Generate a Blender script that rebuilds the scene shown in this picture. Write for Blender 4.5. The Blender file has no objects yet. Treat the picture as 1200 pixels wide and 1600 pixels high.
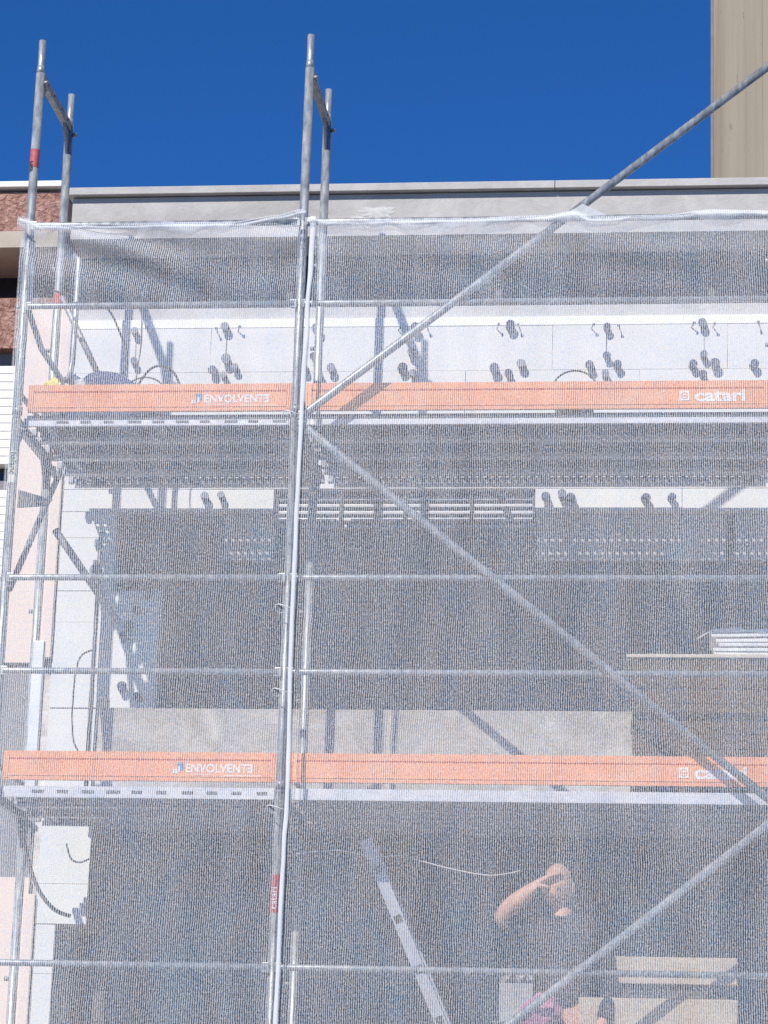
import bpy, bmesh, math, random
from mathutils import Vector, Matrix, noise
random.seed(7)
R = math.radians
scene = bpy.context.scene

# ---------------------------------------------------------------- camera, sky, sun, exposure
cam_d = bpy.data.cameras.new('camera'); cam = bpy.data.objects.new('camera', cam_d)
scene.collection.objects.link(cam); scene.camera = cam
CAM = Vector((2.212, -13.967, -4.469))
yaw, pitch, roll = -0.123, 0.273, 0.032
fw = Vector((math.sin(yaw)*math.cos(pitch), math.cos(yaw)*math.cos(pitch), math.sin(pitch)))
rt = Vector((math.cos(yaw), -math.sin(yaw), 0)); up = rt.cross(fw)
r2 = math.cos(roll)*rt + math.sin(roll)*up; u2 = -math.sin(roll)*rt + math.cos(roll)*up
m = Matrix((r2, u2, -fw)).transposed().to_4x4(); m.translation = CAM
cam.matrix_world = m
cam_d.sensor_fit = 'VERTICAL'; cam_d.sensor_height = 36; cam_d.lens = 4399.3/1600*36
cam_d.clip_start = .1; cam_d.clip_end = 3000

SD = Vector((0.37, 1.0, -0.92)).normalized()            # travel direction of sunlight
elev = math.asin(-SD.z); az = math.atan2(-SD.x, -SD.y)   # azimuth of the sun from +Y towards +X
w = bpy.data.worlds.new('World'); scene.world = w; w.use_nodes = True
nt = w.node_tree; nt.nodes.clear()
sky = nt.nodes.new('ShaderNodeTexSky'); sky.sky_type = 'NISHITA'; sky.sun_disc = False
sky.sun_elevation = elev; sky.sun_rotation = az; sky.altitude = 1500; sky.air_density = 1.0; sky.dust_density = 0.0; sky.ozone_density = 6.0
hs = nt.nodes.new('ShaderNodeHueSaturation'); hs.inputs['Saturation'].default_value = 1.12
mu = nt.nodes.new('ShaderNodeMix'); mu.data_type = 'RGBA'; mu.blend_type = 'MULTIPLY'; mu.inputs[0].default_value = 1; mu.inputs[7].default_value = (.40, .80, 1.18, 1)
bg = nt.nodes.new('ShaderNodeBackground'); bg.inputs[1].default_value = 0.095
ow = nt.nodes.new('ShaderNodeOutputWorld')
nt.links.new(sky.outputs[0], hs.inputs['Color']); nt.links.new(hs.outputs[0], mu.inputs[6]); nt.links.new(mu.outputs[2], bg.inputs[0]); nt.links.new(bg.outputs[0], ow.inputs[0])
sl = bpy.data.lights.new('sun', 'SUN'); sl.energy = 4.6; sl.angle = R(.53); sl.color = (1, .94, .86)
so = bpy.data.objects.new('sun', sl); scene.collection.objects.link(so)
so.rotation_euler = SD.to_track_quat('-Z', 'Y').to_euler(); so.location = (-8, -14, 16)
scene.view_settings.view_transform = 'Standard'; scene.view_settings.look = 'None'
scene.view_settings.exposure = 0.08; scene.view_settings.gamma = 1
try: scene.cycles.transparent_max_bounces = 24
except Exception: pass

# ---------------------------------------------------------------- materials
class N:
    def __init__(s, name):
        s.m = bpy.data.materials.new(name); s.m.use_nodes = True; s.t = s.m.node_tree; s.t.nodes.clear()
        s.out = s.n('ShaderNodeOutputMaterial')
    def n(s, kind, **kw):
        x = s.t.nodes.new(kind)
        for k, v in kw.items(): setattr(x, k, v)
        return x
    def l(s, a, b): s.t.links.new(a, b)
    def coord(s, scale=(1, 1, 1)):
        tc = s.n('ShaderNodeTexCoord'); mp = s.n('ShaderNodeMapping'); mp.inputs['Scale'].default_value = scale
        s.l(tc.outputs['Object'], mp.inputs[0]); return mp.outputs[0]
    def noise(s, v, scale, detail=4, rough=.6, dist=0):
        x = s.n('ShaderNodeTexNoise'); x.inputs['Scale'].default_value = scale; x.inputs['Detail'].default_value = detail
        x.inputs['Roughness'].default_value = rough; x.inputs['Distortion'].default_value = dist; s.l(v, x.inputs['Vector']); return x.outputs['Fac']
    def ramp(s, f, stops):
        x = s.n('ShaderNodeValToRGB'); e = x.color_ramp.elements
        while len(e) < len(stops): e.new(.5)
        for i, (p, c) in enumerate(stops): e[i].position = p; e[i].color = (*c, 1) if len(c) == 3 else c
        s.l(f, x.inputs[0]); return x.outputs[0]
    def mt(s, op, a, b=None, c=None, clamp=False):
        x = s.n('ShaderNodeMath', operation=op, use_clamp=clamp)
        for i, v in enumerate((a, b, c)):
            if v is None: continue
            if isinstance(v, (int, float)): x.inputs[i].default_value = v
            else: s.l(v, x.inputs[i])
        return x.outputs[0]
    def mixc(s, f, a, b):
        x = s.n('ShaderNodeMix', data_type='RGBA')
        if isinstance(f, (int, float)): x.inputs[0].default_value = f
        else: s.l(f, x.inputs[0])
        for i, v in ((6, a), (7, b)):
            if isinstance(v, tuple): x.inputs[i].default_value = (*v, 1)
            else: s.l(v, x.inputs[i])
        return x.outputs[2]
    def bsdf(s, col, rough=.7, metal=0, bump=None, bs=.3, bd=.01, spec=.5):
        b = s.n('ShaderNodeBsdfPrincipled')
        if isinstance(col, tuple): b.inputs['Base Color'].default_value = (*col, 1)
        else: s.l(col, b.inputs['Base Color'])
        if isinstance(rough, (int, float)): b.inputs['Roughness'].default_value = rough
        else: s.l(rough, b.inputs['Roughness'])
        b.inputs['Metallic'].default_value = metal; b.inputs['Specular IOR Level'].default_value = spec
        if bump is not None:
            bp = s.n('ShaderNodeBump'); bp.inputs['Strength'].default_value = bs; bp.inputs['Distance'].default_value = bd
            s.l(bump, bp.inputs['Height']); s.l(bp.outputs[0], b.inputs['Normal'])
        return b.outputs[0]
    def done(s, sh): s.l(sh, s.out.inputs[0]); return s.m

def mat_mottle(name, c1, c2, scale=6, rough=.8, metal=0, bump=.2, bscale=40, stretch=(1, 1, 1), c3=None, bd=.004, spec=.4):
    k = N(name); v = k.coord(stretch)
    f = k.noise(v, scale, 6, .65)
    col = k.ramp(f, [(.3, c1), (.7, c2)] if c3 is None else [(.25, c1), (.52, c2), (.72, c3)])
    return k.done(k.bsdf(col, rough, metal, k.noise(k.coord(), bscale, 4), bump, bd, spec))

M = {}
M['galv'] = mat_mottle('galvanised_steel', (.13, .145, .15), (.38, .405, .41), 34, .38, .35, .15, 60, (1, 1, .30), (.66, .64, .58), spec=.5)
M['galv_dark'] = mat_mottle('weathered_steel', (.16, .16, .17), (.32, .32, .33), 16, .5, .5, .2, 60, (1, 1, .5), (.42, .38, .34))
M['steel_light'] = mat_mottle('bright_zinc_sheet', (.55, .57, .59), (.7, .71, .72), 8, .45, .2, .1, 40)
M['steel_mark'] = mat_mottle('punched_dark_steel', (.07, .07, .08), (.2, .2, .21), 60, .6, .3)
M['alu'] = mat_mottle('aluminium', (.38, .39, .41), (.52, .53, .55), 12, .4, .35, .1, 50)
M['orange'] = mat_mottle('orange_board_paint', (.80, .27, .10), (.86, .33, .13), 7, .55, 0, .12, 90, (.4, 1, 1), (.84, .38, .18))
def m_orange():
    k = N('worn_orange_paint'); f = k.noise(k.coord((.5, 1, 1)), 7, 5); g = k.noise(k.coord((.25, 1, 1.3)), 26, 6, .75); h = k.noise(k.coord((1, 1, 1)), 44, 4, .7, .8)
    col = k.ramp(f, [(.3, (.78, .26, .10)), (.52, (.86, .33, .13)), (.72, (.83, .38, .19))])
    col = k.mixc(k.ramp(g, [(.60, (0, 0, 0)), (.70, (.55, .55, .55))]), col, (.55, .42, .36))
    col = k.mixc(k.ramp(h, [(.68, (0, 0, 0)), (.72, (.8, .8, .8))]), col, (.74, .70, .66))
    return k.done(k.bsdf(col, .55, 0, h, .2, .003))
M['orange'] = m_orange()
M['white_paint'] = mat_mottle('white_print', (.8, .8, .79), (.86, .86, .85), 20, .6)
M['blue_print'] = mat_mottle('blue_print', (.08, .16, .36), (.14, .26, .5), 30, .6)
M['red_label'] = mat_mottle('red_label', (.48, .07, .075), (.62, .16, .15), 30, .55)
M['black_ink'] = mat_mottle('black_ink', (.02, .02, .022), (.04, .04, .045), 30, .6)
M['cream_label'] = mat_mottle('cream_label', (.66, .66, .50), (.78, .78, .68), 30, .55)
M['plaster'] = mat_mottle('flaking_plaster', (.50, .49, .48), (.66, .65, .63), 30, .9, 0, .4, 50)
M['eps_cap'] = mat_mottle('white_cap_board', (.80, .79, .77), (.86, .86, .85), 5, .75, 0, .1)
M['dowel'] = mat_mottle('dowel_plastic', (.035, .05, .10), (.07, .09, .15), 30, .5)
M['glass_dark'] = mat_mottle('dark_window_glass', (.012, .014, .018), (.03, .034, .04), 2, .12, 0, .0, spec=.5)
M['frame_dark'] = mat_mottle('dark_window_frame', (.05, .05, .052), (.09, .09, .09), 8, .5)
M['black'] = mat_mottle('black_rubber', (.015, .015, .017), (.04, .04, .045), 20, .5)
M['cable'] = mat_mottle('grey_cable', (.08, .07, .075), (.16, .14, .14), 30, .6)
M['wire'] = mat_mottle('pale_cord', (.55, .52, .5), (.75, .72, .7), 30, .6)
M['bucketblue'] = mat_mottle('dark_blue_canvas', (.035, .06, .14), (.07, .10, .2), 14, .8)
M['yellow'] = mat_mottle('yellow_cloth', (.7, .52, .06), (.8, .68, .2), 30, .8)
M['whitebag'] = mat_mottle('white_plastic', (.7, .7, .69), (.8, .8, .79), 18, .5)
M['pink'] = mat_mottle('pink_fabric', (.40, .14, .24), (.52, .22, .33), 22, .8)
M['board_tan'] = mat_mottle('beige_board', (.46, .36, .27), (.58, .48, .38), 5, .85, 0, .2, 50, (.5, 1, 2))
M['board_brown'] = mat_mottle('brown_shuttering_board', (.05, .028, .018), (.10, .055, .035), 5, .8, 0, .3, 60, (.3, 1, 3), (.13, .08, .05))
M['board_edge'] = mat_mottle('pale_board_edge', (.6, .5, .38), (.72, .62, .5), 9, .8)
M['sheet_white'] = mat_mottle('white_foam_sheet', (.78, .78, .77), (.84, .84, .83), 6, .8)
M['carton'] = mat_mottle('dusty_carton', (.34, .33, .31), (.46, .45, .42), 8, .9)
M['skin'] = mat_mottle('skin', (.62, .34, .23), (.70, .41, .29), 14, .5)
M['hair'] = mat_mottle('cropped_hair', (.50, .29, .20), (.58, .36, .26), 60, .7)
M['shirt'] = mat_mottle('dark_shirt', (.02, .024, .035), (.045, .05, .065), 12, .9)
M['trousers'] = mat_mottle('dark_trousers', (.025, .024, .022), (.06, .055, .05), 12, .9)
M['cream'] = mat_mottle('cream_cornice', (.42, .36, .29), (.52, .45, .37), 6, .8)
M['white_cap'] = mat_mottle('white_metal_cap', (.74, .74, .72), (.82, .82, .8), 5, .5)
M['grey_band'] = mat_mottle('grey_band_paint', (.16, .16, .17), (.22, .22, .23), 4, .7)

def m_eps():
    k = N('insulation_board'); v = k.coord()
    f = k.noise(v, 2.2, 5, .6); fine = k.noise(v, 220, 2, .5)
    col = k.ramp(f, [(.3, (.62, .62, .60)), (.7, (.70, .70, .68))])
    sp = k.ramp(fine, [(.33, (.5, .5, .52)), (.45, (1, 1, 1))])
    mx = k.n('ShaderNodeMix', data_type='RGBA', blend_type='MULTIPLY'); mx.inputs[0].default_value = .35
    k.l(col, mx.inputs[6]); k.l(sp, mx.inputs[7])
    return k.done(k.bsdf(mx.outputs[2], .85, 0, fine, .15, .002))
M['eps'] = m_eps()
M['peach'] = mat_mottle('peach_render', (.70, .56, .48), (.76, .63, .55), 2.5, .85, 0, .15, 60)

def m_concrete(name, c1, c2, c3, patch=.5, dark=(.2, .19, .18)):
    k = N(name); v = k.coord((.8, 1, 1))
    f = k.noise(v, 4.2, 10, .75, .9); f2 = k.noise(v, 17, 8, .75, 1.8); f3 = k.noise(k.coord((.35, 1, 1.6)), 1.1, 4, .5)
    col = k.ramp(f, [(.28, c1), (.5, c2), (.68, c3)])
    p = k.ramp(f3, [(patch-.04, (0, 0, 0)), (patch+.05, (1, 1, 1))])
    col = k.mixc(k.mt('MULTIPLY', p, .35), col, dark)
    col = k.mixc(k.ramp(f2, [(.60, (0, 0, 0)), (.68, (.5, .5, .5))]), col, c3)
    b = k.mt('ADD', f2, k.mt('MULTIPLY', f, .7))
    return k.done(k.bsdf(col, .9, 0, b, .5, .01))
M['concrete'] = m_concrete('parapet_concrete', (.42, .41, .39), (.50, .49, .47), (.58, .57, .55), .60, (.30, .29, .28))
M['concrete_raw'] = m_concrete('raw_concrete', (.28, .25, .22), (.58, .55, .51), (.90, .88, .85), .48, (.30, .22, .16))
M['speck_panel'] = mat_mottle('grey_speck_panel', (.36, .36, .36), (.44, .44, .44), 6, .7)
M['concrete_dark'] = mat_mottle('shutter_brown_grey', (.055, .052, .05), (.10, .095, .09), 3, .7, 0, .3, 20, (1, 1, 1), (.14, .13, .12))

def m_stucco():
    k = N('rough_red_stucco'); v = k.coord()
    a = k.noise(v, 26, 5, .6, .8); f = k.noise(v, 6, 4)
    col = k.ramp(k.mt('ADD', k.mt('MULTIPLY', a, .7), k.mt('MULTIPLY', f, .3)), [(.35, (.26, .12, .09)), (.5, (.45, .25, .195)), (.66, (.62, .40, .33))])
    return k.done(k.bsdf(col, .9, 0, a, 1.0, .05))
M['stucco'] = m_stucco()

def m_tower():
    k = N('streaked_tower_concrete'); v = k.coord((3.2, 3.2, .06)); w_ = k.coord((1, 1, .3))
    f = k.noise(v, 1.6, 5, .7); g = k.noise(w_, 2.5, 6, .8)
    col = k.ramp(f, [(.25, (.23, .19, .135)), (.45, (.31, .265, .20)), (.62, (.345, .30, .23)), (.8, (.39, .34, .265))])
    spot = k.ramp(k.noise(k.coord((4, 4, 1.2)), 3.2, 6, .8), [(.30, (.12, .09, .06)), (.37, (1, 1, 1))])
    mx = k.n('ShaderNodeMix', data_type='RGBA', blend_type='MULTIPLY'); mx.inputs[0].default_value = .6
    k.l(col, mx.inputs[6]); k.l(spot, mx.inputs[7])
    return k.done(k.bsdf(mx.outputs[2], .9, 0, g, .3, .02))
M['tower'] = m_tower()

def m_perf(name, spacing=.042, rad=.21, base=(.14, .15, .18)):
    k = N(name); tc = k.n('ShaderNodeTexCoord'); sp = k.n('ShaderNodeSeparateXYZ'); k.l(tc.outputs['Object'], sp.inputs[0])
    fx = k.mt('SUBTRACT', k.mt('FRACT', k.mt('DIVIDE', sp.outputs[0], spacing)), .5)
    fy = k.mt('SUBTRACT', k.mt('FRACT', k.mt('DIVIDE', sp.outputs[1], spacing)), .5)
    d = k.mt('SQRT', k.mt('ADD', k.mt('MULTIPLY', fx, fx), k.mt('MULTIPLY', fy, fy)))
    solid = k.mt('GREATER_THAN', d, rad)
    v = k.coord(); col = k.ramp(k.noise(v, 9, 5), [(.3, tuple(x*.7 for x in base)), (.7, base)])
    b = k.bsdf(col, .5, .3)
    tr = k.n('ShaderNodeBsdfTransparent'); mx = k.n('ShaderNodeMixShader')
    k.l(solid, mx.inputs[0]); k.l(tr.outputs[0], mx.inputs[1]); k.l(b, mx.inputs[2])
    return k.done(mx.outputs[0])
M['perf'] = m_perf('perforated_deck_steel')
M['deck'] = mat_mottle('deck_sheet_steel', (.06, .07, .085), (.12, .13, .155), 9, .5, .3)

def m_net(name, base=.32, rib=.60, grain=.80, pitch=.0112, solid=0.0, chroma=.6):
    # knitted debris netting: vertical ribs with looped cross threads, gaps between them
    k = N(name); tc = k.n('ShaderNodeTexCoord'); sp = k.n('ShaderNodeSeparateXYZ'); k.l(tc.outputs['UV'], sp.inputs[0])
    uv = tc.outputs['UV']
    def mp(sx, sz):
        q = k.n('ShaderNodeMapping'); q.inputs['Scale'].default_value = (sx, sz, 1); k.l(uv, q.inputs[0]); return q.outputs[0]
    warp = k.mt('MULTIPLY', k.mt('SUBTRACT', k.noise(mp(1, 1), 3.0, 2), .5), .03)
    warp2 = k.mt('MULTIPLY', k.mt('SUBTRACT', k.noise(mp(1, 1), 60.0, 2), .5), .006)
    ph = k.mt('MULTIPLY', k.mt('ADD', k.mt('ADD', sp.outputs[0], warp), warp2), 2*math.pi/pitch)
    s = k.mt('SINE', ph)
    g1 = k.mt('SUBTRACT', k.noise(mp(95, 95), 1.0, 3, .85), .5)
    g2 = k.mt('SUBTRACT', k.noise(mp(2.6, .5), 2.0, 5, .65), .5)
    cov = k.mt('ADD', base, k.mt('MULTIPLY', s, rib*.5))
    cov = k.mt('ADD', cov, k.mt('MULTIPLY', g1, grain*2))
    cov = k.mt('ADD', cov, k.mt('MULTIPLY', g2, .26), clamp=True)
    cov = k.mt('MAXIMUM', cov, .04 + solid)
    # moire shimmer painted into the thread colour: bluish, pinkish and cream white
    cf = k.noise(mp(75, 45), 1.0, 2, .7)
    cw = k.noise(mp(5.5, 2.6), 1.0, 2, .5, 1.2)
    c1 = k.ramp(k.mt('ADD', k.mt('MULTIPLY', cf, .75), k.mt('MULTIPLY', cw, .25)), [(.37, (.42, .66, .98)), (.47, (.78, .88, .97)), (.55, (.92, .92, .92)), (.68, (1.0, .80, .66))])
    col = k.mixc(chroma, (.87, .895, .90), c1)
    di = k.n('ShaderNodeBsdfDiffuse'); tl = k.n('ShaderNodeBsdfTranslucent'); k.l(col, di.inputs[0]); k.l(col, tl.inputs[0])
    m1 = k.n('ShaderNodeMixShader'); m1.inputs[0].default_value = .25; k.l(di.outputs[0], m1.inputs[1]); k.l(tl.outputs[0], m1.inputs[2])
    tr = k.n('ShaderNodeBsdfTransparent'); mx = k.n('ShaderNodeMixShader')
    k.l(cov, mx.inputs[0]); k.l(tr.outputs[0], mx.inputs[1]); k.l(m1.outputs[0], mx.inputs[2])
    return k.done(mx.outputs[0])
M['net'] = m_net('white_debris_netting')
M['net_dense'] = m_net('rolled_white_netting', base=.86, rib=.04, grain=.2, solid=.6, chroma=0)
M['net_fold'] = m_net('folded_white_netting', base=.38, rib=.45, grain=.6, solid=.05, chroma=.2)

def m_ground():
    k = N('asphalt_ground'); v = k.coord()
    f = k.noise(v, 2, 8, .7); g = k.noise(v, 60, 3)
    col = k.ramp(f, [(.3, (.14, .135, .13)), (.7, (.22, .215, .205))])
    return k.done(k.bsdf(col, .9, 0, g, .4, .01))
M['ground'] = m_ground()

# ---------------------------------------------------------------- mesh helpers
COL = scene.collection
def props(o, label=None, cat=None, group=None, kind=None):
    if label: o['label'] = label
    if cat: o['category'] = cat
    if group: o['group'] = group
    if kind: o['kind'] = kind
    return o
def empty(name, loc, label, cat, group=None):
    o = bpy.data.objects.new(name, None); COL.objects.link(o); o.location = loc; o.empty_display_size = .1
    return props(o, label, cat, group)
def bb(): return bmesh.new()
def box(bm, x0, x1, y0, y1, z0, z1, bev=0):
    c = [bm.verts.new(p) for p in ((x0,y0,z0),(x1,y0,z0),(x1,y1,z0),(x0,y1,z0),(x0,y0,z1),(x1,y0,z1),(x1,y1,z1),(x0,y1,z1))]
    fs = [bm.faces.new([c[i] for i in f]) for f in ((3,2,1,0),(4,5,6,7),(0,1,5,4),(1,2,6,5),(2,3,7,6),(3,0,4,7))]
    if bev:
        es = list({e for f in fs for e in f.edges})
        bmesh.ops.bevel(bm, geom=es, offset=bev, segments=2, affect='EDGES', profile=.6)
    return bm
def tube(bm, pts, r, seg=12, caps=True, rad=None, flat=1):
    pts = [Vector(p) for p in pts]; rings = []
    n = len(pts)
    for i, p in enumerate(pts):
        d = (pts[min(i+1, n-1)] - pts[max(i-1, 0)]).normalized()
        a = Vector((0, 1, 0)) if abs(d.y) < .9 else Vector((0, 0, 1))
        u = d.cross(a).normalized(); v = d.cross(u).normalized()
        rr = rad[i] if rad else r
        rings.append([bm.verts.new(p + u*rr*math.cos(2*math.pi*k/seg) + v*rr*flat*math.sin(2*math.pi*k/seg)) for k in range(seg)])
    for a, b in zip(rings, rings[1:]):
        for k in range(seg):
            f = bm.faces.new((a[k], a[(k+1) % seg], b[(k+1) % seg], b[k])); f.smooth = True
    if caps:
        bm.faces.new(list(reversed(rings[0]))); bm.faces.new(rings[-1])
    return bm
def hollow(bm, p0, p1, r, wall=.004, seg=16):        # open steel tube with a visible bore at the top
    p0, p1 = Vector(p0), Vector(p1); d = (p1-p0).normalized()
    tube(bm, [p0, p1, p1 - d*.0001, p1 - d*.06], r, seg, False, [r, r, r-wall, r-wall])
def disc(bm, c, r, depth, seg=16, axis='Y'):
    c = Vector(c); d = {'Y': Vector((0, 1, 0)), 'Z': Vector((0, 0, 1)), 'X': Vector((1, 0, 0))}[axis]
    tube(bm, [c, c + d*depth], r, seg)
def obj(name, bm, mat, parent=None, loc=None, label=None):
    bmesh.ops.recalc_face_normals(bm, faces=bm.faces[:])
    me = bpy.data.meshes.new(name); bm.to_mesh(me); bm.free(); me.materials.append(mat)
    o = bpy.data.objects.new(name, me); COL.objects.link(o)
    if parent is not None: o.parent = parent
    if loc: o.location = loc
    if label: o['label'] = label
    return o
def top(name, bm, mat, label, cat, group=None, kind=None): return props(obj(name, bm, mat), label, cat, group, kind)
def copy_tree(o, parent=None, loc=None):
    c = o.copy(); COL.objects.link(c)
    if parent is not None: c.parent = parent
    if loc is not None: c.location = loc
    for ch in list(o.children): copy_tree(ch, c)
    return c
def text(name, s, size, mat, parent, loc, rot=(math.pi/2, 0, 0), bold=.0, sx=1, ext=.0008, mirror=False, align='LEFT'):
    cu = bpy.data.curves.new(name, 'FONT'); cu.body = s; cu.size = size; cu.offset = bold; cu.extrude = ext; cu.align_x = align
    t = bpy.data.objects.new(name + '_tmp', cu); COL.objects.link(t)
    dg = bpy.context.evaluated_depsgraph_get(); me = bpy.data.meshes.new_from_object(t.evaluated_get(dg))
    bpy.data.objects.remove(t); me.materials.clear(); me.materials.append(mat)
    for v in me.vertices: v.co.x *= sx * (-1 if mirror else 1)
    o = bpy.data.objects.new(name, me); COL.objects.link(o); o.parent = parent; o.location = loc; o.rotation_euler = rot
    return o

# ---------------------------------------------------------------- ground
bm = bb(); bmesh.ops.create_grid(bm, x_segments=2, y_segments=2, size=900)
g = obj('ground', bm, M['ground'], loc=(0, 0, -6.08)); g['kind'] = 'structure'

# ---------------------------------------------------------------- the building under renovation
W = 1.4
XL, XR = -1.57, 7.5
bld = empty('building', (0, W, -6.08), 'flat roofed concrete building being clad in pale insulation boards behind the scaffold', 'building')
def B(name, bm, mat, label=None):
    o = obj(name, bm, mat, bld, label=label); o.location = (0, -W, 6.08); return o
# roof fascia and coping
bm = bb(); box(bm, -1.62, XR, W, 9.0, 1.555, 1.815); B('roof_parapet', bm, M['concrete'])
bm = bb()
x = -1.64
while x < XR:
    box(bm, x, min(x+2.9, XR), W-.045, W+.25, 1.822, 1.868, .003); x += 2.904
B('coping', bm, M['concrete'])
for (cx_, cz_, rx_, rz_, sd0) in ((.22, 1.700, .10, .035, 1), (.10, 1.66, .04, .02, 9)):
    bm = bb(); c0 = bm.verts.new((cx_, W-.004, cz_)); ring = []
    for q in range(40):
        a_ = 2*math.pi*q/40; rr = 1 + .55*noise.noise(Vector((math.cos(a_)*2, math.sin(a_)*2, sd0))) + .3*noise.noise(Vector((math.cos(a_)*6, math.sin(a_)*6, sd0)))
        ring.append(bm.verts.new((cx_+rx_*rr*math.cos(a_), W-.0012, cz_+rz_*rr*math.sin(a_))))
    for q in range(40): bm.faces.new((c0, ring[q], ring[(q+1) % 40]))
    B('plaster_patch', bm, M['plaster'])
# clerestory window band
bm = bb(); box(bm, -1.62, XR, W+.32, 9.0, 1.118, 1.553); box(bm, -1.60, XR, W+.05, W+.3, 1.8155, 1.8215); wn = B('window_band', bm, M['glass_dark'], 'dark recessed glazing strip under the roof edge')
for i in range(8):
    bm = bb(); xx = -.35 + i*1.25; box(bm, xx, xx+.04, W+.27, W+.318, 1.119, 1.551); o = obj('window_frame', bm, M['frame_dark'], wn)
bm = bb(); box(bm, -1.62, XR, W+.015, W+.316, 1.043, 1.116); B('sill', bm, M['concrete'])
# core wall with two openings
SILL, HEAD = -1.287, -.127
OX0, OX1 = -.96, 3.6
bm = bb()
box(bm, -1.62, XR, W+.06, 9.0, .005, 1.041)
box(bm, -1.62, -.326, W+.06, 9.0, HEAD, .004); box(bm, 1.173, XR, W+.06, 9.0, HEAD, .004); box(bm, -.325, 1.172, W+.21, 9.0, HEAD, .004)
box(bm, -1.62, OX0, W+.06, 9.0, SILL, -.60); box(bm, -1.62, -1.24, W+.06, 9.0, -.599, HEAD-.001); box(bm, -1.239, OX0, W+.16, 9.0, -.599, HEAD-.001)
box(bm, OX1, XR, W+.06, 9.0, SILL, HEAD-.001)
box(bm, -1.62, XR, W+.06, 9.0, -1.92, SILL-.001)
box(bm, -1.62, -1.29, W+.06, 9.0, -2.51, -1.921)
box(bm, -1.62, -1.46, W+.06, 9.0, -6.08, -2.511)
box(bm, 3.9, XR, W+.06, 9.0, -6.08, -1.921)
B('core_wall', bm, M['concrete_raw'])
# insulation cladding: rows of boards
def boards(x0, x1, z0, z1, y0=W, y1=W+.058, bw=1.0, bh=.5, off=0, zref=.715, name='insulation_board'):
    zs = [z1]; z = zref
    while z > z1 - .02: z -= bh
    while z > z0 + .02: zs.append(z); z -= bh
    zs.append(z0)
    for r, (a, b) in enumerate(zip(zs, zs[1:])):
        xs = [x0]; xx = x0 + (.33 if r % 2 else .83) + off
        while xx < x1 - .03: xs.append(xx); xx += bw
        xs.append(x1)
        for c, d in zip(xs, xs[1:]):
            bm = bb(); j = random.uniform(0, .003)
            box(bm, c+.0012, d-.0012, y0+j, y1, b+.0012, a-.0012); B(name, bm, M['eps'])
boards(XL, 4.2, .006, .987)
boards(XL, -.328, HEAD, .004)
boards(1.175, 4.2, HEAD, .004)
boards(XL, -1.242, -.60, HEAD-.002)
boards(XL, OX0, SILL+.003, -.602)
boards(XL, -1.455, -4.6, -2.512)
boards(XL, -1.281, -2.509, SILL-.003)
bm = bb(); box(bm, XL, 4.2, W-.002, W+.05, .9885, 1.041, .001); B('cap_board', bm, M['eps_cap'])
# raw concrete breast under the window, proud of the core
bm = bb(); box(bm, -1.186, 4.2, 1.0, W+.057, -1.925, -1.367, .004); B('concrete_breast', bm, M['concrete_raw'])
# roller shutter in the opening
bm = bb(); z = SILL
while z < HEAD - .01:
    z2 = min(z+.052, HEAD)
    vs = [bm.verts.new(p) for p in ((OX0, W+.13, z), (OX1, W+.13, z), (OX1, W+.115, z+.026), (OX0, W+.115, z+.026), (OX1, W+.13, z2-.004), (OX0, W+.13, z2-.004))]
    bm.faces.new((vs[0], vs[1], vs[2], vs[3])); bm.faces.new((vs[3], vs[2], vs[4], vs[5])); z += .052
box(bm, OX0, OX1, W+.14, W+.2, SILL, HEAD); box(bm, -1.238, OX0-.001, W+.10, W+.155, -.598, HEAD-.002); box(bm, -.324, 1.171, W+.15, W+.205, HEAD+.001, .003)  # left side box: dark panel standing in for deck shade on the boards
B('shutter_and_shade_panel', bm, M['concrete_dark'], 'dark lowered roller shutter with a dark panel for deck shade at its left')
# louvred grille at the head
for i in range(5):
    bm = bb(); z = -.030 - i*.041; box(bm, -.32, 1.168, W+.055, W+.10, z-.017, z, .002); B('louvre_slat', bm, M['alu'])
for xx in (-.326, .05, .42, .80, 1.158):
    bm = bb(); box(bm, xx, xx+.016, W+.035, W+.0545, -.25, -.002); B('louvre_frame', bm, M['frame_dark'])
for a_, b_ in ((1.18, 2.25), (-.62, -.33), (2.3, 3.1)):  # light panels added under the lintel so the sun specks show up
    bm = bb(); box(bm, a_, b_, W+.075, W+.112, -.40, HEAD-.003, .003); B('speck_panel', bm, M['speck_panel'], 'grey panel added under the lintel to show the sun specks through the deck')
# lower opening with dark glazed doors
bm = bb(); box(bm, -1.46, 3.9, W+.42, W+.5, -6.08, -1.92); dw = B('glazed_door_wall', bm, M['glass_dark'])
for xx in (-1.3, -.35, .6, 1.55, 2.5, 3.45):
    bm = bb(); box(bm, xx, xx+.07, W+.36, W+.418, -6.0, -1.93); o = obj('door_frame', bm, M['frame_dark'], dw)
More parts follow.
